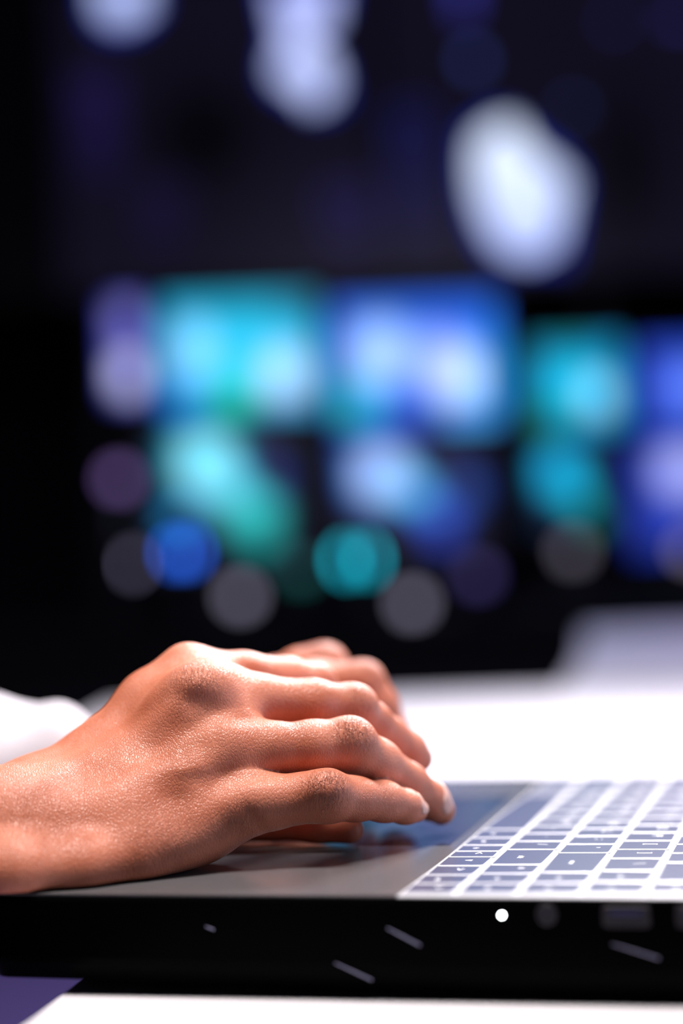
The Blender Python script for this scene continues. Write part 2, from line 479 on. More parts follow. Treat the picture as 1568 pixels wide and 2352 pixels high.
# lid standing open behind the keys (right of the frame)
lid = empty('lid', (UH-0.002, 0, DZ)); lid.parent = lap; lid.rotation_euler = (0, math.radians(20), 0)
obj('lid_shell', box(0, 0.006, 0.001, VW-0.001, 0.004, 0.205, 0.002), M_CASE, lid)
M_LAPSCREEN = mat('laptop_screen_light', (0.02, 0.02, 0.03), 0.3, emit=(0.62, 0.72, 1.0), estr=2.2)
obj('screen', box(-0.0004, 0.0, 0.009, VW-0.009, 0.014, 0.196), M_LAPSCREEN, lid)
for vv in (0.05, VW-0.05):
    bm = bmesh.new(); bm_cyl(bm, (0.002, vv-0.02, 0.001), (0.002, vv+0.02, 0.001), 0.0035, n=16); obj('hinge', bm, M_CASE, lid, True)


# ------------------------------------------------------------------ implicit surfaces for hands and sleeves
def smin(a, b, k):
    h = np.clip(0.5+0.5*(b-a)/k, 0, 1)
    return b*(1-h)+a*h-k*h*(1-h)


class Shape:
    """groups of tapered capsules; groups blend into the body but not into each other"""
    def __init__(s): s.body = []; s.chains = []; s.post = None
    @staticmethod
    def cap(P, a, b, ra, rb):
        ab = b-a; t = np.clip(((P-a)@ab)/(ab@ab), 0, 1)
        d = P-a-t[:, None]*ab
        return np.sqrt((d*d).sum(1))-(ra+(rb-ra)*t)
    @staticmethod
    def ell(P, c, R, r):
        q = ((P-c)@R)/r; k = np.sqrt((q*q).sum(1))+1e-9
        k2 = np.sqrt(((q/r)**2).sum(1))+1e-9
        return k*(k-1)/k2
    def prim(s, P, p):
        if p[0] == 'c': return s.cap(P, *p[1:5])
        if p[0] == 'e': return s.ell(P, *p[1:4])
    def __call__(s, P):
        d = None
        for p in s.body:
            q = s.prim(P, p); k = p[-1]
            if p[0] == 'c' and len(p) == 7 and p[5] == 'cut':
                d = -smin(-d, q, k); continue
            d = q if d is None else smin(d, q, k)
        out = d
        for ch in s.chains:
            e = None
            for p in ch['p']:
                q = s.prim(P, p); e = q if e is None else smin(e, q, p[-1])
            f = smin(d, e, ch['k']) if d is not None else e
            out = f if out is None else np.minimum(out, f)
        if s.post is not None: out = s.post(P, out)
        return out


def surface_nets(fn, lo, hi, h):
    n = np.ceil((hi-lo)/h).astype(int)+1
    # coarse pass to find blocks near the surface
    B = 8
    nb = np.ceil((n-1)/B).astype(int); n = nb*B+1
    F = np.full(n, 1.0, dtype=np.float32)
    bi = np.stack(np.meshgrid(*[np.arange(k) for k in nb], indexing='ij'), -1).reshape(-1, 3)
    cen = lo+(bi+0.5)*B*h
    dc = np.concatenate([fn(c) for c in np.array_split(cen, max(1, len(cen)//40000))])
    act = bi[np.abs(dc) < B*h*1.35]
    # sign of the far blocks
    for b, dv in zip(bi, dc):
        if dv < 0: F[b[0]*B:b[0]*B+B+1, b[1]*B:b[1]*B+B+1, b[2]*B:b[2]*B+B+1] = -1.0
    loc = np.stack(np.meshgrid(*[np.arange(B+1)]*3, indexing='ij'), -1).reshape(-1, 3)
    for c0 in range(0, len(act), 256):
        a = act[c0:c0+256]
        idx = (a[:, None, :]*B+loc[None]).reshape(-1, 3)
        v = fn(lo+idx*h)
        F[idx[:, 0], idx[:, 1], idx[:, 2]] = v
    S = F < 0
    c = np.zeros(tuple(n-1), dtype=np.uint8)
    for dx in (0, 1):
        for dy in (0, 1):
            for dz in (0, 1):
                c += S[dx:n[0]-1+dx, dy:n[1]-1+dy, dz:n[2]-1+dz]
    cells = np.argwhere((c > 0) & (c < 8))
    vid = -np.ones(tuple(n-1), dtype=np.int64); vid[tuple(cells.T)] = np.arange(len(cells))
    acc = np.zeros((len(cells), 3)); cnt = np.zeros(len(cells))
    corners = [(x, y, z) for x in (0, 1) for y in (0, 1) for z in (0, 1)]
    for i, p in enumerate(corners):
        for ax in range(3):
            if p[ax] == 0:
                q = list(p); q[ax] = 1
                A = F[tuple((cells+p).T)]; Bv = F[tuple((cells+q).T)]
                m = (A < 0) != (Bv < 0)
                t = np.where(m, A/(A-Bv+1e-12), 0)
                pos = np.array(p, float)[None]+t[:, None]*np.eye(3)[ax]
                acc[m] += pos[m]; cnt[m] += 1
    V = lo+(cells+acc/cnt[:, None])*h
    quads = []
    for ax in range(3):
        a1, a2 = (ax+1) % 3, (ax+2) % 3
        sl0 = [slice(None)]*3; sl1 = [slice(None)]*3
        sl0[ax] = slice(0, -1); sl1[ax] = slice(1, None)
        e = np.argwhere(S[tuple(sl0)] != S[tuple(sl1)])
        ok = (e[:, a1] > 0) & (e[:, a2] > 0) & (e[:, a1] < n[a1]-1) & (e[:, a2] < n[a2]-1)
        e = e[ok]
        o1 = np.zeros(3, int); o1[a1] = 1; o2 = np.zeros(3, int); o2[a2] = 1
        q = np.stack([vid[tuple((e-o1-o2).T)], vid[tuple((e-o2).T)], vid[tuple(e.T)], vid[tuple((e-o1).T)]], 1)
        flip = ~S[tuple(e.T)]
        q[flip] = q[flip][:, ::-1]
        quads.append(q)
    Q = np.concatenate(quads); Q = Q[(Q >= 0).all(1)]
    # settle the vertices on the true surface
    for _ in range(2):
        d = fn(V); g = grad(fn, V, h*0.25)
        V = V-np.clip(d, -h*0.6, h*0.6)[:, None]*g
    return V, Q


def grad(fn, V, e):
    g = np.stack([fn(V+np.eye(3)[i]*e)-fn(V-np.eye(3)[i]*e) for i in range(3)], 1)
    return g/(np.linalg.norm(g, axis=1)[:, None]+1e-12)


def np_mesh(name, V, Q):
    me = bpy.data.meshes.new(name)
    me.vertices.add(len(V)); me.vertices.foreach_set('co', V.astype(np.float32).ravel())
    me.loops.add(len(Q)*4); me.loops.foreach_set('vertex_index', Q.astype(np.int32).ravel())
    me.polygons.add(len(Q)); me.polygons.foreach_set('loop_start', np.arange(0, len(Q)*4, 4, dtype=np.int32))
    me.update(calc_edges=True); me.validate()
    return me


def R_(px, D): return px*D/F_PX      # a photo size at distance D in metres


# --- right hand: (photo x, y, distance, radius in photo px)
def J(x, y, D, r): return (W(x, y, D), R_(r, D))


def cchain(js, k=0.004):
    return [('c', a[0], b[0], a[1], b[1], k) for a, b in zip(js[:-1], js[1:])]


def bump(x, y, D, r, k):
    c, rr = J(x, y, D, r)
    return ('e', c, np.eye(3), np.array([rr]*3), k)


def ellp(x, y, D, ra, rb, rd, ang, k):
    """ellipsoid, ra along a direction at angle ang (deg, photo plane, clockwise down), rb across, rd in depth"""
    c = W(x, y, D); a = math.radians(ang)
    e1 = RT*math.cos(a)-UP*math.sin(a); e2 = RT*math.sin(a)+UP*math.cos(a); e3 = np.cross(e1, e2)
    return ('e', c, np.stack([e1, e2, e3], 1), np.array([R_(ra, D), R_(rb, D), R_(rd, D)]), k)


rh = Shape()
mc5 = [J(60, 1965, .623, 82), J(300, 1945, .632, 82), J(465, 1880, .640, 72), J(560, 1844, .640, 58)]
mc4 = [J(60, 1930, .630, 96), J(300, 1862, .640, 92), J(430, 1775, .646, 76), J(520, 1722, .648, 60)]
mc3 = [J(60, 1890, .642, 104), J(270, 1795, .653, 92), J(390, 1675, .659, 74), J(478, 1608, .662, 60)]
mc2 = [J(-40, 1908, .650, 94), J(80, 1838, .658, 88), J(240, 1744, .668, 82), J(350, 1620, .676, 72), J(432, 1546, .680, 61)]
k = 0.009
rh.body = (cchain([J(-420, 1985, .630, 160), J(-160, 1948, .634, 156), J(20, 1918, .638, 146), J(110, 1900, .641, 134)], k)
           + cchain(mc5, k) + cchain(mc4, k) + cchain(mc3, k) + cchain(mc2, k)
           + [ellp(310, 1955, .636, 190, 74, 110, -12, k), ellp(510, 1885, .648, 120, 52, 90, -25, k), ellp(300, 1900, .660, 190, 110, 90, -10, k)]
           + [bump(552, 1664, .657, 44, .006), bump(552, 1786, .647, 44, .006), bump(520, 1566, .672, 40, .008)]
           + cchain([J(-420, 2012, .610, 120), J(40, 2006, .611, 62), J(190, 1996, .616, 52), J(300, 1985, .624, 44)], k)
           + [ellp(458, 1584, .655, 60, 46, 50, -20, .02)])
fingers = {
    'pinky': [J(555, 1846, .640, 58), J(640, 1841, .640, 57), J(700, 1832, .640, 54), J(752, 1829, .641, 58), J(815, 1835, .648, 48), J(882, 1841, .658, 44), J(930, 1853, .666, 37), J(955, 1862, .671, 27)],
    'ring': [J(515, 1722, .648, 60), J(620, 1720, .651, 60), J(720, 1716, .655, 59), J(800, 1712, .659, 60), J(868, 1752, .668, 51), J(935, 1800, .681, 46), J(985, 1838, .690, 42), J(1012, 1862, .695, 33)],
    'middle': [J(475, 1608, .662, 60), J(590, 1609, .669, 59), J(720, 1616, .675, 54), J(812, 1630, .683, 51), J(852, 1660, .692, 46), J(890, 1692, .700, 44), J(935, 1722, .708, 41), J(960, 1742, .712, 34)],
    'index': [J(432, 1546, .680, 60), J(560, 1552, .692, 53), J(660, 1560, .703, 49), J(722, 1570, .712, 47), J(765, 1625, .722, 42), J(800, 1680, .728, 40), J(818, 1735, .728, 35)],
    'thumb': [J(330, 1890, .668, 90), J(480, 1882, .690, 66), J(620, 1880, .690, 50), J(730, 1896, .682, 42), J(800, 1905, .676, 35)],
}
for nme, js in fingers.items():
    ch = cchain(js, .0035)
    rh.chains.append({'p': ch, 'k': .0065 if nme != 'thumb' else .010, 'n': nme})
# knuckle pads on the visible joints
rh.chains[0]['p'] += [ellp(750, 1812, .635, 40, 34, 34, 0, .006), ellp(600, 1840, .639, 50, 50, 50, 0, .006)]
rh.chains[1]['p'] += [ellp(812, 1694, .655, 44, 36, 36, 20, .006)]
rh.chains[2]['p'] += [ellp(815, 1612, .680, 40, 34, 36, 20, .006)]


def gauss(P, c, R, r):
    q = ((P-c)@R)/r; return np.exp(-(q*q).sum(1))


def dent(x, y, D, ra, rb, rd, ang, amp):
    e = ellp(x, y, D, ra, rb, rd, ang, 0)
    return (e[1], e[2], e[3], amp)


# soft hollows (+) and tendons or veins (-) on the back of the hand
RELIEF = [dent(445, 1612, .640, 50, 26, 90, 10, .0012), dent(400, 1730, .635, 90, 26, 90, -12, .0009), dent(500, 1800, .628, 80, 30, 90, 10, .0008),
          dent(240, 1815, .60, 26, 34, 90, 40, .0016), dent(330, 1800, .61, 66, 15, 90, -14, -.0013), dent(420, 1778, .62, 60, 15, 90, -4, -.0009),
          dent(350, 1835, .61, 80, 20, 90, 20, .0015), dent(180, 1740, .63, 150, 20, 90, -34, -.0008), dent(330, 1640, .645, 120, 22, 90, -40, .0010),
          dent(60, 1845, .60, 110, 22, 90, 4, -.0007), dent(60, 1900, .60, 120, 18, 90, 0, .0008), dent(590, 1900, .625, 14, 50, 90, -35, .0009),
          dent(440, 1556, .65, 40, 30, 90, 0, -.0008), dent(590, 1790, .63, 44, 12, 60, -4, .0012), dent(585, 1657, .64, 44, 12, 60, -2, .0012)]


def rest_on_deck(P, d):
    """the heel of the hand lies flat where it presses on the palm rest"""
    return -smin(-d, -(DECK_Z+0.0003-P[:, 2]), 0.002)


def rh_post(P, d):
    m = np.abs(d) < 0.02
    if m.any():
        Q = P[m]; s = np.zeros(len(Q))
        for c, R, r, a in RELIEF: s += a*gauss(Q, c, R, r)
        d = d.copy(); d[m] += s
    return rest_on_deck(P, d)


rh.post = rh_post


def unit(v): return v/np.linalg.norm(v)


def make_nail(fn, base, tip, out, length, width):
    """curved nail plate lying on the surface; base and tip centre line points, out = outward direction"""
    ax = unit(tip-base); out = unit(out-ax*(out@ax)); side = np.cross(ax, out)
    NS, NT = 15, 13
    top = []; wid = []
    for i in range(NS):
        s = i/(NS-1)
        sh = min(1.0, (0.55+1.9*s)) if s < 0.25 else (1.0 if s < 0.72 else math.sqrt(max(0.03, 1-((s-0.72)/0.29)**2)))
        for j in range(NT):
            t = (j/(NT-1)*2-1)
            a = t*sh*0.95
            dirn = out*math.cos(a)+side*math.sin(a)
            c = base+ax*s*length
            ts = np.linspace(0.0005, 0.016, 120)
            dd = fn(c[None]+ts[:, None]*dirn[None])
            io = np.nonzero((dd[1:] > 0) & (dd[:-1] <= 0))[0]
            wid.append(ts[io[0]] if len(io) else -1.0); top.append((c, dirn))
    rad = np.array(wid).reshape(NS, NT)
    for i in range(1, NS):
        lo_ok = rad[i-1]-0.00022
        rad[i] = np.where(rad[i] < 0, lo_ok, rad[i])
        if i/(NS-1) > 0.55: rad[i] = np.maximum(rad[i], lo_ok)
    V = []
    for lay in (0.00038, -0.0006):
        for i in range(NS):
            for j in range(NT):
                c, dn = top[i*NT+j]
                e = 1.0 if 0 < i and 0 < j < NT-1 else 0.25
                V.append(c+dn*(rad[i, j]+(lay*e if lay > 0 else lay)))
    Q = []
    for L_ in (0, 1):
        o = L_*NS*NT
        for i in range(NS-1):
            for j in range(NT-1):
                q = [o+i*NT+j, o+(i+1)*NT+j, o+(i+1)*NT+j+1, o+i*NT+j+1]
                Q.append(q if L_ == 0 else q[::-1])
    rim = [(0, j) for j in range(NT)]+[(i, NT-1) for i in range(1, NS)]+[(NS-1, j) for j in range(NT-2, -1, -1)]+[(i, 0) for i in range(NS-2, 0, -1)]
    for a, b in zip(rim, rim[1:]+rim[:1]):
        ia, ib = a[0]*NT+a[1], b[0]*NT+b[1]
        Q.append([ia, ib, ib+NS*NT, ia+NS*NT])
    return np.array(V), np.array(Q)


def build_hand(sh, lo, hi, h, joints, nails, hairs, fingersd):
    V, Q = surface_nets(sh, lo, hi, h)
    n0 = len(V)
    for nl in nails:
        v, q = make_nail(sh, *nl)
        Q = np.concatenate([Q, q+len(V)]); V = np.concatenate([V, v])
    kn = np.zeros(len(V)); uv = np.zeros((len(V), 3)); best = np.full(len(V), -1.0)
    hr = np.zeros(len(V)); na = np.zeros(len(V)); na[n0:] = 1
    for (c, ax, rad, amp, su, sv) in joints:
        g = amp*np.exp(-(((V-c)**2).sum(1))/(rad*rad))
        kn = np.maximum(kn, g)
    # joint texture space: fast along the finger (photo right), slow around it
    uv[:, 0] = (V@RT)*1150; uv[:, 1] = (V@UP)*230; uv[:, 2] = (V@fw)*260
    for (c, R, r) in hairs: hr = np.maximum(hr, gauss(V, c, R, r))
    kn[n0:] = 0
    return V, Q, kn, uv, hr, na


def jt(x, y, D, rad_px, amp):
    return (W(x, y, D), RT, R_(rad_px, D), amp, 0, 0)


def he(x, y, D, ra, rb, rd, ang):
    e = ellp(x, y, D, ra, rb, rd, ang, 0); return (e[1], e[2], e[3])


joints_r = [jt(752, 1812, .632, 42, 1.0), jt(808, 1682, .650, 42, .7), jt(452, 1575, .650, 55, .45), jt(885, 1815, .65, 26, .35), jt(555, 1905, .625, 60, .35),
            jt(830, 1600, .675, 36, .5), jt(530, 1800, .62, 70, .12), jt(380, 1960, .62, 120, .16), jt(30, 1900, .615, 140, .12)]
hairs_r = [he(340, 1915, .605, 90, 26, 120, 10), he(650, 1822, .622, 40, 22, 60, -10), he(720, 1672, .64, 50, 14, 60, 0), he(260, 1800, .61, 160, 60, 100, -20)]


def bounds(js, pad=0.004):
    A = np.array([j[0]-j[1]-pad for j in js]); B = np.array([j[0]+j[1]+pad for j in js])
    return A.min(0), B.max(0)


alljs = mc5+mc4+mc3+mc2+[j for js in fingers.values() for j in js]+[J(-420, 1985, .612, 165)]
lo, hi = bounds(alljs, 0.006)
nails_r = [
    (W(938, 1851, .6665), W(972, 1868, .673), RT*0.25+UP*0.65-fw*0.70, 0.0080, 0),
    (W(978, 1834, .689), W(1018, 1872, .697), RT*0.60+UP*0.55-fw*0.45, 0.0092, 0),
]
H = 0.0010
VR = build_hand(rh, lo, hi, H, joints_r, nails_r, hairs_r, fingers)

# --- left hand behind
lh = Shape()
k = .010
lh.body = (cchain([J(-250, 1880, .86, 120), J(150, 1800, .83, 108), J(290, 1760, .815, 92)], k)
           + cchain([J(290, 1755, .815, 76), J(520, 1600, .800, 58)], k) + cchain([J(290, 1760, .80, 76), J(560, 1620, .790, 58)], k)
           + cchain([J(290, 1765, .79, 76), J(580, 1660, .775, 56)], k) + cchain([J(290, 1775, .775, 70), J(590, 1710, .760, 52)], k))
lf = {
    'pinky': [J(520, 1600, .800, 54), J(640, 1560, .800, 46), J(700, 1600, .80, 40), J(740, 1680, .80, 34)],
    'ring': [J(560, 1620, .790, 56), J(690, 1545, .790, 52), J(745, 1532, .790, 52), J(790, 1610, .79, 46), J(815, 1690, .79, 42), J(830, 1760, .79, 36)],
    'middle': [J(580, 1655, .775, 56), J(720, 1570, .772, 52), J(835, 1566, .770, 46), J(868, 1620, .77, 44), J(900, 1690, .77, 42), J(915, 1770, .77, 34)],
    'index': [J(590, 1705, .760, 54), J(720, 1640, .757, 50), J(822, 1640, .755, 46), J(870, 1720, .755, 42), J(900, 1800, .755, 36)],
    'thumb': [J(360, 1800, .765, 70), J(520, 1830, .750, 50), J(640, 1855, .742, 44), J(720, 1872, .738, 36)],
}
for nme, js in lf.items():
    lh.chains.append({'p': cchain(js, .004), 'k': .007})
lh.post = rest_on_deck
lj = [j for js in lf.values() for j in js]+[J(-250, 1830, .86, 120), J(150, 1745, .83, 112), J(290, 1700, .815, 100)]
lo2, hi2 = bounds(lj, .006)
joints_l = [jt(745, 1500, .785, 50, .6), jt(840, 1540, .765, 50, .6)]
VL = build_hand(lh, lo2, hi2, 0.0016, joints_l, [], [], lf)

PO = np.array([OX-0.45, 0.75, 0.0])          # the person's place on the floor


def join_parts(parts, name):
    V = np.concatenate([p[0] for p in parts]); off = 0; Qs = []
    for p in parts: Qs.append(p[1]+off); off += len(p[0])
    Q = np.concatenate(Qs)
    me = np_mesh(name, V-PO, Q)
    for nm, i, tp in (('knuckle', 2, 'FLOAT'), ('hairs', 4, 'FLOAT'), ('nail', 5, 'FLOAT')):
        a = me.attributes.new(nm, tp, 'POINT'); a.data.foreach_set('value', np.concatenate([p[i] for p in parts]).astype(np.float32))
    a = me.attributes.new('joint_uv', 'FLOAT_VECTOR', 'POINT'); a.data.foreach_set('vector', np.concatenate([p[3] for p in parts]).astype(np.float32).ravel())
    return me


person = obj('person', join_parts([VR, VL], 'person'), M_SKIN, None, True)
person.location = PO
tag(person, 'person typing, brown-skinned hands reaching in from the left over the laptop palm rest', 'person')

# --- shirt sleeves
def sleeve(pts, h, seedv, parent):
    s = Shape(); s.body = cchain(pts, .02)
    rs = np.random.RandomState(seedv)
    ks = [(rs.randn(3)*np.array([90, 70, 90]), rs.rand()*6.28, a) for a in (.0016, .0012, .0010, .0008)]
    tipc = pts[-1][0]; dirv = unit(pts[-1][0]-pts[-2][0])
    def post(P, d):
        q = d.copy()
        for kk, ph, a in ks: q = q+a*np.sin(P@kk+ph)
        q = np.abs(q+0.0024)-0.0024                      # a cloth shell
        return np.maximum(q, (P-tipc)@dirv)              # open cuff
    s.post = post
    lo_, hi_ = bounds(pts, .008)
    V, Q = surface_nets(s, lo_, hi_, h)
    me = np_mesh('shirt_sleeve', V-PO, Q)
    return obj('shirt_sleeve', me, M_SHIRT, parent, True)


sleeve([J(-1300, 2010, .98, 215), J(-700, 1900, .90, 190), J(-200, 1810, .86, 178), J(40, 1785, .84, 158), J(225, 1800, .832, 118)], .0019, 3, person)['label'] = 'white rolled shirt sleeve on the far arm'
sleeve([J(-1500, 2110, .62, 245), J(-900, 2040, .63, 215), J(-420, 1985, .630, 200), J(-230, 1955, .634, 180)], .0020, 5, person)

# ------------------------------------------------------------------ monitors and wall display
def soft(x, a, b):
    t = np.clip((x-a)/(b-a), 0, 1); return t*t*(3-2*t)


def pixel_screen(name, wd, ht, nx, ny, func, parent, y=-0.001, matl=None):
    """upright screen facing -y, bottom centre at the parent; func(s,t) gives photo-like sRGB colours"""
    xs = np.linspace(-wd/2, wd/2, nx+1); zs = np.linspace(0, ht, ny+1)
    X, Z = np.meshgrid(xs, zs, indexing='ij')
    V = np.stack([X, np.full_like(X, y), Z], -1).reshape(-1, 3)
    idx = np.arange((nx+1)*(ny+1)).reshape(nx+1, ny+1)
    Q = np.stack([idx[:-1, :-1], idx[1:, :-1], idx[1:, 1:], idx[:-1, 1:]], -1).reshape(-1, 4)
    me = np_mesh(name, V, Q)
    C = func((X/wd+0.5).ravel(), 1-(Z/ht).ravel())/255.0
    C = np.where(C <= 0.04045, C/12.92, ((C+0.055)/1.055)**2.4)
    a = me.attributes.new('pixels', 'FLOAT_COLOR', 'POINT')
    a.data.foreach_set('color', np.concatenate([C, np.ones((len(C), 1))], 1).astype(np.float32).ravel())
    return obj(name, me, matl or M_SCREEN, parent)


def blobs(base, items):
    """items: (cx, cy, rx, ry, colour, hardness[, angle]) in screen fractions"""
    def f(s, t):
        C = np.tile(np.array(base, float), (len(s), 1))
        for it in items:
            cx, cy, rx, ry, c, hd = it[:6]; ang = math.radians(it[6]) if len(it) > 6 else 0
            dx = (s-cx); dy = (t-cy)
            a = dx*math.cos(ang)+dy*math.sin(ang); b = -dx*math.sin(ang)+dy*math.cos(ang)
            r = (np.abs(a/rx)**3+np.abs(b/ry)**3)**(1/3)
            wgt = 1-soft(r, hd, 1.0)
            C = C*(1-wgt[:, None])+np.array(c, float)*wgt[:, None]
        return C
    return f


def place(x0, y0, x1, y1, D):
    """bottom centre, width and height of a flat upright thing at distance D"""
    c = W((x0+x1)/2, y1, D); return c, (x1-x0)*D/F_PX, (y1-y0)*D/F_PX


def monitor(x0, y0, x1, y1, D, func, label, cat='monitor', rz=0.0, stand=None, group=None, bez=0.014):
    c, wd, ht = place(x0, y0, x1, y1, D)
    t = empty('computer_monitor', c, rz)
    pixel_screen('screen', wd, ht, 36, 28, func, t, -0.002)
    bm = bmesh.new()
    for (a, b, z0_, z1_) in ((-wd/2-bez, -wd/2, -bez, ht+bez), (wd/2, wd/2+bez, -bez, ht+bez), (-wd/2, wd/2, -bez, 0), (-wd/2, wd/2, ht, ht+bez)):
        bm_box(bm, a, b, -0.008, 0.004, z0_, z1_, 0.002)
    obj('bezel', bm, M_BEZEL, t)
    obj('back_shell', box(-wd/2-bez*0.6, wd/2+bez*0.6, 0.0, 0.035, -bez*0.6, ht+bez*0.6, 0.008), M_BEZEL, t)
    if stand is not None:
        z = stand-c[2]
        bm = bmesh.new(); bm_box(bm, -0.03, 0.03, 0.036, 0.058, z+0.012, ht*0.55, 0.004)
        obj('stand_neck', bm, M_BEZEL, t)
        obj('stand_base', box(-0.11, 0.11, -0.06, 0.10, z, z+0.012, 0.004), M_BEZEL, t)
    return tag(t, label, cat, group)


D1 = 5.0
CONS_Z = 0.730
m1 = blobs((0, 120, 175), [(.5, .12, .62, .30, (0, 150, 185), .5), (.52, .5, .7, .4, (20, 182, 222), .3), (.2, .45, .20, .42, (135, 205, 255), .25), (.78, .68, .26, .36, (185, 215, 255), .2), (.45, .85, .2, .22, (0, 195, 150), .3), (.10, .9, .14, .2, (0, 110, 215), .3), (.9, .12, .2, .2, (0, 110, 140), .2)])
m2 = blobs((25, 85, 205), [(.55, .1, .6, .25, (15, 85, 205), .5), (.28, .42, .26, .40, (165, 200, 250), .3), (.12, .8, .20, .26, (0, 165, 180), .3), (.62, .42, .25, .28, (125, 150, 235), .3), (.76, .62, .28, .34, (205, 222, 255), .25), (.55, .95, .14, .2, (40, 20, 120), .2), (.95, .6, .1, .6, (0, 150, 230), .2), (.8, .97, .3, .12, (60, 165, 235), .2)])
m3 = blobs((4, 10, 30), [(.36, .25, .38, .35, (15, 160, 195), .3), (.36, .30, .26, .3, (155, 240, 255), .25), (.48, .45, .3, .22, (110, 215, 245), .2, 40), (.68, .66, .28, .26, (50, 200, 200), .25, 30), (.72, .80, .2, .18, (0, 150, 145), .3), (.82, .40, .14, .2, (20, 40, 120), .2), (.16, .66, .16, .12, (0, 150, 215), .2), (.5, .02, .2, .08, (0, 70, 60), .3)])
m4 = blobs((6, 6, 28), [(.32, .30, .32, .36, (25, 100, 210), .4), (.32, .30, .24, .28, (180, 205, 255), .3), (.52, .45, .22, .2, (90, 190, 235), .2, 40), (.66, .62, .26, .16, (50, 110, 220), .2, 25), (.7, .76, .16, .2, (30, 55, 170), .3), (.88, .44, .18, .26, (25, 60, 140), .2), (.14, .04, .16, .1, (10, 60, 150), .2)])
m5 = blobs((0, 118, 170), [(.45, .5, .5, .5, (0, 178, 215), .2), (.72, .62, .26, .34, (150, 215, 250), .2), (.16, .88, .3, .2, (0, 110, 75), .3), (.4, .06, .5, .12, (0, 115, 125), .3)])
m6 = blobs((0, 20, 45), [(.38, .35, .42, .42, (0, 165, 215), .35), (.58, .62, .3, .26, (0, 170, 195), .2, 40), (.78, .9, .24, .2, (0, 95, 75), .3)])
m7 = blobs((30, 62, 180), [(.6, .5, .5, .4, (95, 125, 230), .25)])
m8 = blobs((20, 42, 145), [(.55, .28, .42, .34, (165, 170, 235), .3), (.3, .75, .4, .24, (32, 50, 150), .3)])
m9 = blobs((40, 45, 150), [(.5, .2, .5, .26, (125, 120, 195), .3), (.5, .74, .55, .28, (205, 205, 255), .4), (.5, .48, .5, .12, (100, 98, 180), .3)])
TOPZ = None
monitor(380, 686, 733, 946, D1, m1, 'teal and pale blue lit monitor, upper left of the two large blurred ones')
monitor(775, 692, 1150, 975, D1, m2, 'blue monitor with two whitish bright patches, right of the teal one')
monitor(365, 968, 690, 1290, D1, m3, 'cyan-lit monitor below the teal monitor, bright patch slanting down right', stand=CONS_Z)
monitor(775, 1000, 1120, 1285, D1, m4, 'blue-lit monitor below the blue monitor with two whitish patches', stand=CONS_Z)
monitor(1228, 785, 1432, 985, D1+.25, m5, 'small cyan monitor standing alone right of the two large monitors')
monitor(1225, 1012, 1405, 1215, D1+.25, m6, 'dark cyan monitor directly below the small cyan one', stand=CONS_Z)
monitor(1478, 790, 1700, 985, D1+.3, m7, 'blue-violet monitor cut off by the right edge, upper of two')
monitor(1455, 1010, 1680, 1265, D1+.3, m8, 'blue-violet monitor cut off by the right edge, lower of two', stand=CONS_Z)
monitor(258, 690, 336, 918, D1, m9, 'narrow lavender lit panel at the far left of the monitors', cat='monitor', bez=.008)


# posts that carry the upper row
def post(px, D, ytop, label):
    c = W(px, ytop, D)
    t = empty('monitor_post', (c[0], c[1]+0.195, CONS_Z))
    h = c[2]-CONS_Z
    obj('pole', (lambda b: bm_cyl(b, (0, 0, 0.01), (0, 0, h), 0.018, n=20))(bmesh.new()), M_BEZEL, t, True)
    obj('foot_plate', box(-0.12, 0.12, -0.03, 0.12, 0, 0.01, 0.003), M_BEZEL, t)
    obj('mount_arm', box(-0.03, 0.03, -0.150, 0.0, h-0.08, h-0.03, 0.004), M_BEZEL, t)
    return tag(t, label, 'monitor stand')


post(556, D1, 780, 'black post carrying the teal monitor of the upper row')
post(962, D1, 800, 'black post carrying the upper blue monitor with whitish patches')
post(1330, D1+.25, 850, 'black post carrying the small cyan monitor')
post(1589, D1+.3, 850, 'black post carrying the cut-off blue-violet monitor')
post(296, D1, 760, 'black post carrying the narrow lavender panel')

# console desk carrying them
t = empty('console_desk', (0.1, 5.1, 0))
obj('console_top', box(-1.3, 1.5, -0.45, 0.5, CONS_Z-0.04, CONS_Z, 0.004), M_MATTE, t)
obj('front_panel', box(-1.28, 1.48, -0.40, -0.38, 0.05, CONS_Z-0.04), M_MATTE, t)
for xx in (-1.27, 1.45): obj('side_panel', box(xx, xx+0.03, -0.40, 0.48, 0, CONS_Z-0.04), M_MATTE, t)
tag(t, 'long black console desk carrying the blurred monitors', 'desk')


# small round lights: soft discs out of focus
def status_lamp(px, py, D, col, strength, label, rad=0.026, base_z=None, tall=False):
    c = W(px, py, D)
    z0_ = CONS_Z if base_z is None else base_z
    t = empty('status_lamp', (c[0], c[1], z0_))
    h = c[2]-z0_
    obj('lamp_body', (lambda b: bm_cyl(b, (0, 0.012, 0), (0, 0.012, h+rad*1.3), rad*0.75, n=20))(bmesh.new()), M_BEZEL, t, True)
    m = mat('lamp_lens', (0.2, 0.2, 0.2), 0.4, emit=lin(col), estr=strength)
    bm = bmesh.new(); bm_cyl(bm, (0, -0.002-rad*0.2, h), (0, 0.006, h), rad*0.9, rad, n=28)
    obj('lens', bm, m, t, True)
    return tag(t, label, 'lamp')


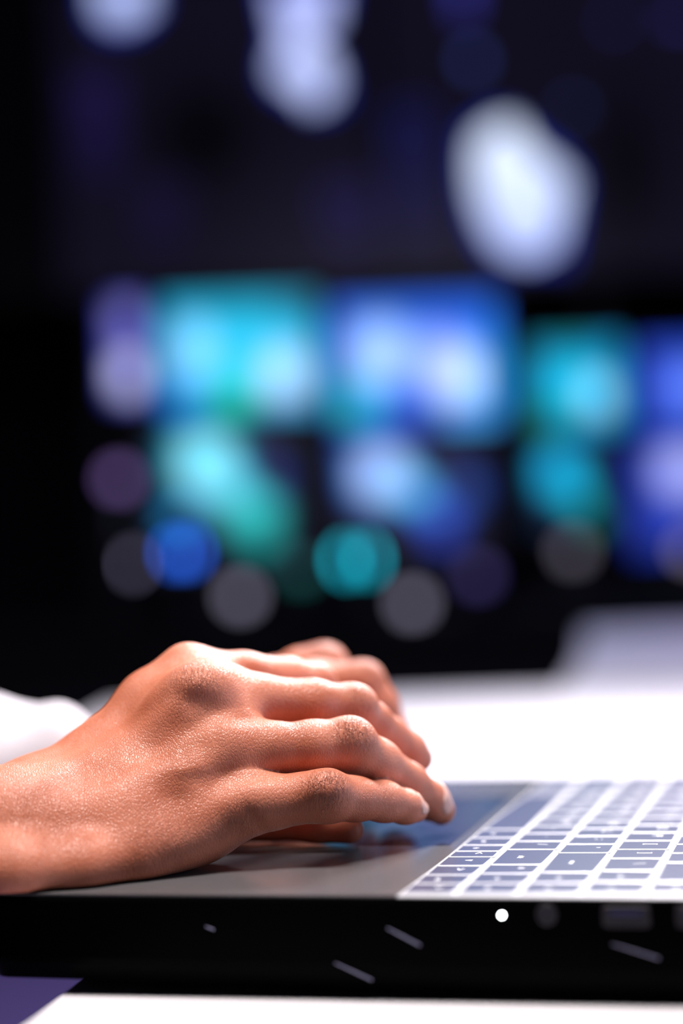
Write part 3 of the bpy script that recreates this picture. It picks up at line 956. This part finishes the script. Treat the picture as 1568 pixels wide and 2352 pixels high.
LS = 9.0
status_lamp(552, 1370, 4.75, (74, 71, 84), LS, 'dim grey round light below the cyan-lit monitor', base_z=CONS_Z)
status_lamp(947, 1386, 4.75, (74, 71, 84), LS, 'dim grey round light below the lower middle blue monitor')
status_lamp(1316, 1266, 4.75, (50, 47, 54), LS, 'faint grey round light below the small dark cyan monitor')
status_lamp(290, 1296, 4.75, (86, 82, 102), LS, 'dim grey-violet round light, lowest at the far left')
status_lamp(273, 1100, 4.69, (60, 44, 82), LS, 'dim violet round light under the narrow lavender panel')
status_lamp(1098, 1322, 4.75, (26, 20, 56), LS, 'barely visible dark violet round light right of the lower blue monitor')
status_lamp(1585, 1262, 4.75, (64, 58, 66), LS, 'faint grey round light at the right edge of the view')
status_lamp(818, 1285, 4.70, (0, 160, 185), LS*.8, 'bright teal round light between the two lower large monitors', rad=.040)
status_lamp(418, 1268, 4.70, (28, 86, 205), LS*.9, 'bright blue round light below the left end of the cyan-lit monitor', rad=.030)
status_lamp(690, 1310, 4.75, (0, 40, 38), LS, 'very dim green round light left of the bright teal one')


# video wall: a map in pale continents on a dark ground, seam between the panels
DW = 7.0
def world_map(x0, y0, x1, y1):
    polys = [
        ([(222, -110), (398, -110), (400, 0), (368, 50), (300, 62), (238, 48), (220, -5)], (195, 210, 255), (150, 160, 245)),
        ([(622, -80), (835, -80), (822, 10), (770, 45), (758, 68), (782, 92), (808, 150), (824, 222), (806, 258), (752, 270), (692, 245), (632, 208), (618, 180), (632, 135), (628, 92), (648, 60), (634, 8)], (180, 190, 250), (200, 212, 255)),
        ([(1072, 300), (1120, 266), (1175, 262), (1222, 290), (1272, 330), (1330, 375), (1352, 425), (1345, 490), (1335, 560), (1318, 618), (1270, 640), (1180, 640), (1118, 620), (1085, 560), (1070, 480), (1066, 390)], (232, 244, 255), (180, 196, 255)),
        ([(1072, 110), (1110, 100), (1148, 120), (1152, 165), (1120, 195), (1078, 185), (1064, 150)], (70, 86, 172), (48, 66, 150)),
        ([(1288, 242), (1330, 228), (1368, 245), (1376, 285), (1345, 308), (1295, 300)], (52, 68, 138), (42, 52, 118)),
        ([(1045, -80), (1140, -80), (1138, 40), (1120, 80), (1060, 80), (1046, 30)], (56, 56, 150), (38, 34, 110)),
        ([(1395, 40), (1480, 40), (1475, 110), (1400, 112)], (48, 52, 125), (32, 32, 90)),
        ([(1535, 40), (1640, 40), (1640, 110), (1535, 105)], (58, 58, 155), (42, 40, 110)),
        ([(185, 150), (290, 140), (285, 380), (200, 390)], (26, 18, 60), (16, 12, 42)),
        ([(905, 250), (1015, 250), (1015, 560), (910, 560)], (18, 18, 60), (16, 14, 46)),
        ([(735, 430), (865, 420), (870, 590), (760, 580)], (22, 16, 58), (16, 12, 42)),
        ([(320, 400), (440, 400), (430, 560), (330, 560)], (20, 15, 44), (14, 10, 34)),
        ([(1250, 560), (1320, 540), (1330, 640), (1270, 660)], (50, 62, 190), (30, 40, 140)),
    ]
    def f(s, t):
        X = x0+(x1-x0)*s; Y = y0+(y1-y0)*t
        C = np.tile(np.array((13, 11, 24), float), (len(s), 1))
        C[X < 150] = (1, 1, 2)
        C[(X > 872) & (X < 892)] = (1, 1, 2)
        dk = np.exp(-(((X-480)/110)**2+((Y-300)/120)**2)); C *= (1-.9*dk)[:, None]
        dk = np.exp(-(((X-1450)/70)**2+((Y-420)/160)**2)); C *= (1-.8*dk)[:, None]
        def fill(layers):
            for pts, ca, cb in layers:
                ins = np.zeros(len(s), bool); n = len(pts)
                for i in range(n):
                    xa, ya = pts[i]; xb, yb = pts[(i+1) % n]
                    ins ^= ((ya > Y) != (yb > Y)) & (X < (xb-xa)*(Y-ya)/((yb-ya) or 1e-9)+xa)
                ys = np.array([p[1] for p in pts]); y_ = max(ys.min(), -20)
                tt = np.clip((Y-y_)/(ys.max()-y_), 0, 1)[:, None]
                C[ins] = (np.array(ca)[None]*(1-tt)+np.array(cb)[None]*tt)[ins]
        for pts, ca, cb in polys[::-1]:
            mx_, my_ = sum(p[0] for p in pts)/len(pts), sum(p[1] for p in pts)/len(pts)
            def grow(e):
                return [(mx_+(x-mx_)*max(.25, 1+e/(abs(x-mx_)+1e-6)) if abs(x-mx_) > 1 else x, my_+(y-my_)*max(.25, 1+e/(abs(y-my_)+1e-6)) if abs(y-my_) > 1 else y) for x, y in pts]
            if min(ca) > 150: lay = [(grow(-18), (26, 44, 150), (20, 34, 135)), (grow(-36), ca, cb)]  # blue border painted in as the halo around bright shapes
            elif max(ca) > 60: lay = [(grow(-25), ca, cb)]
            else: lay = [(pts, ca, cb)]
            fill(lay)
        return C
    return f


vw = None
edges_x = [-150, 430, 882, 1300, 1750]
c, wd, ht = place(-150, -80, 1750, 650, DW)
vw = empty('video_wall', c)
for xa, xb in zip(edges_x[:-1], edges_x[1:]):
    cx = W((xa+xb)/2, 650, DW); pw = (xb-xa)*DW/F_PX
    p = empty('display_panel', (cx[0]-c[0], cx[1]-c[1], 0)); p.parent = vw
    pixel_screen('screen', pw-0.006, ht, int((xb-xa)/6), 110, world_map(xa, -80, xb, 650), p, -0.004, M_MAP)
    obj('panel_housing', box(-pw/2+0.001, pw/2-0.001, -0.003, 0.06, -0.01, ht+0.01, 0.002), M_BEZEL, p)
for xx in (-wd*0.3, wd*0.3):
    obj('support_frame', box(xx-0.03, xx+0.03, 0.061, 0.11, -c[2], ht*0.9), M_BEZEL, vw)
tag(vw, 'large wall screen of dark navy with pale white continents of a map, high behind the monitors', 'screen')
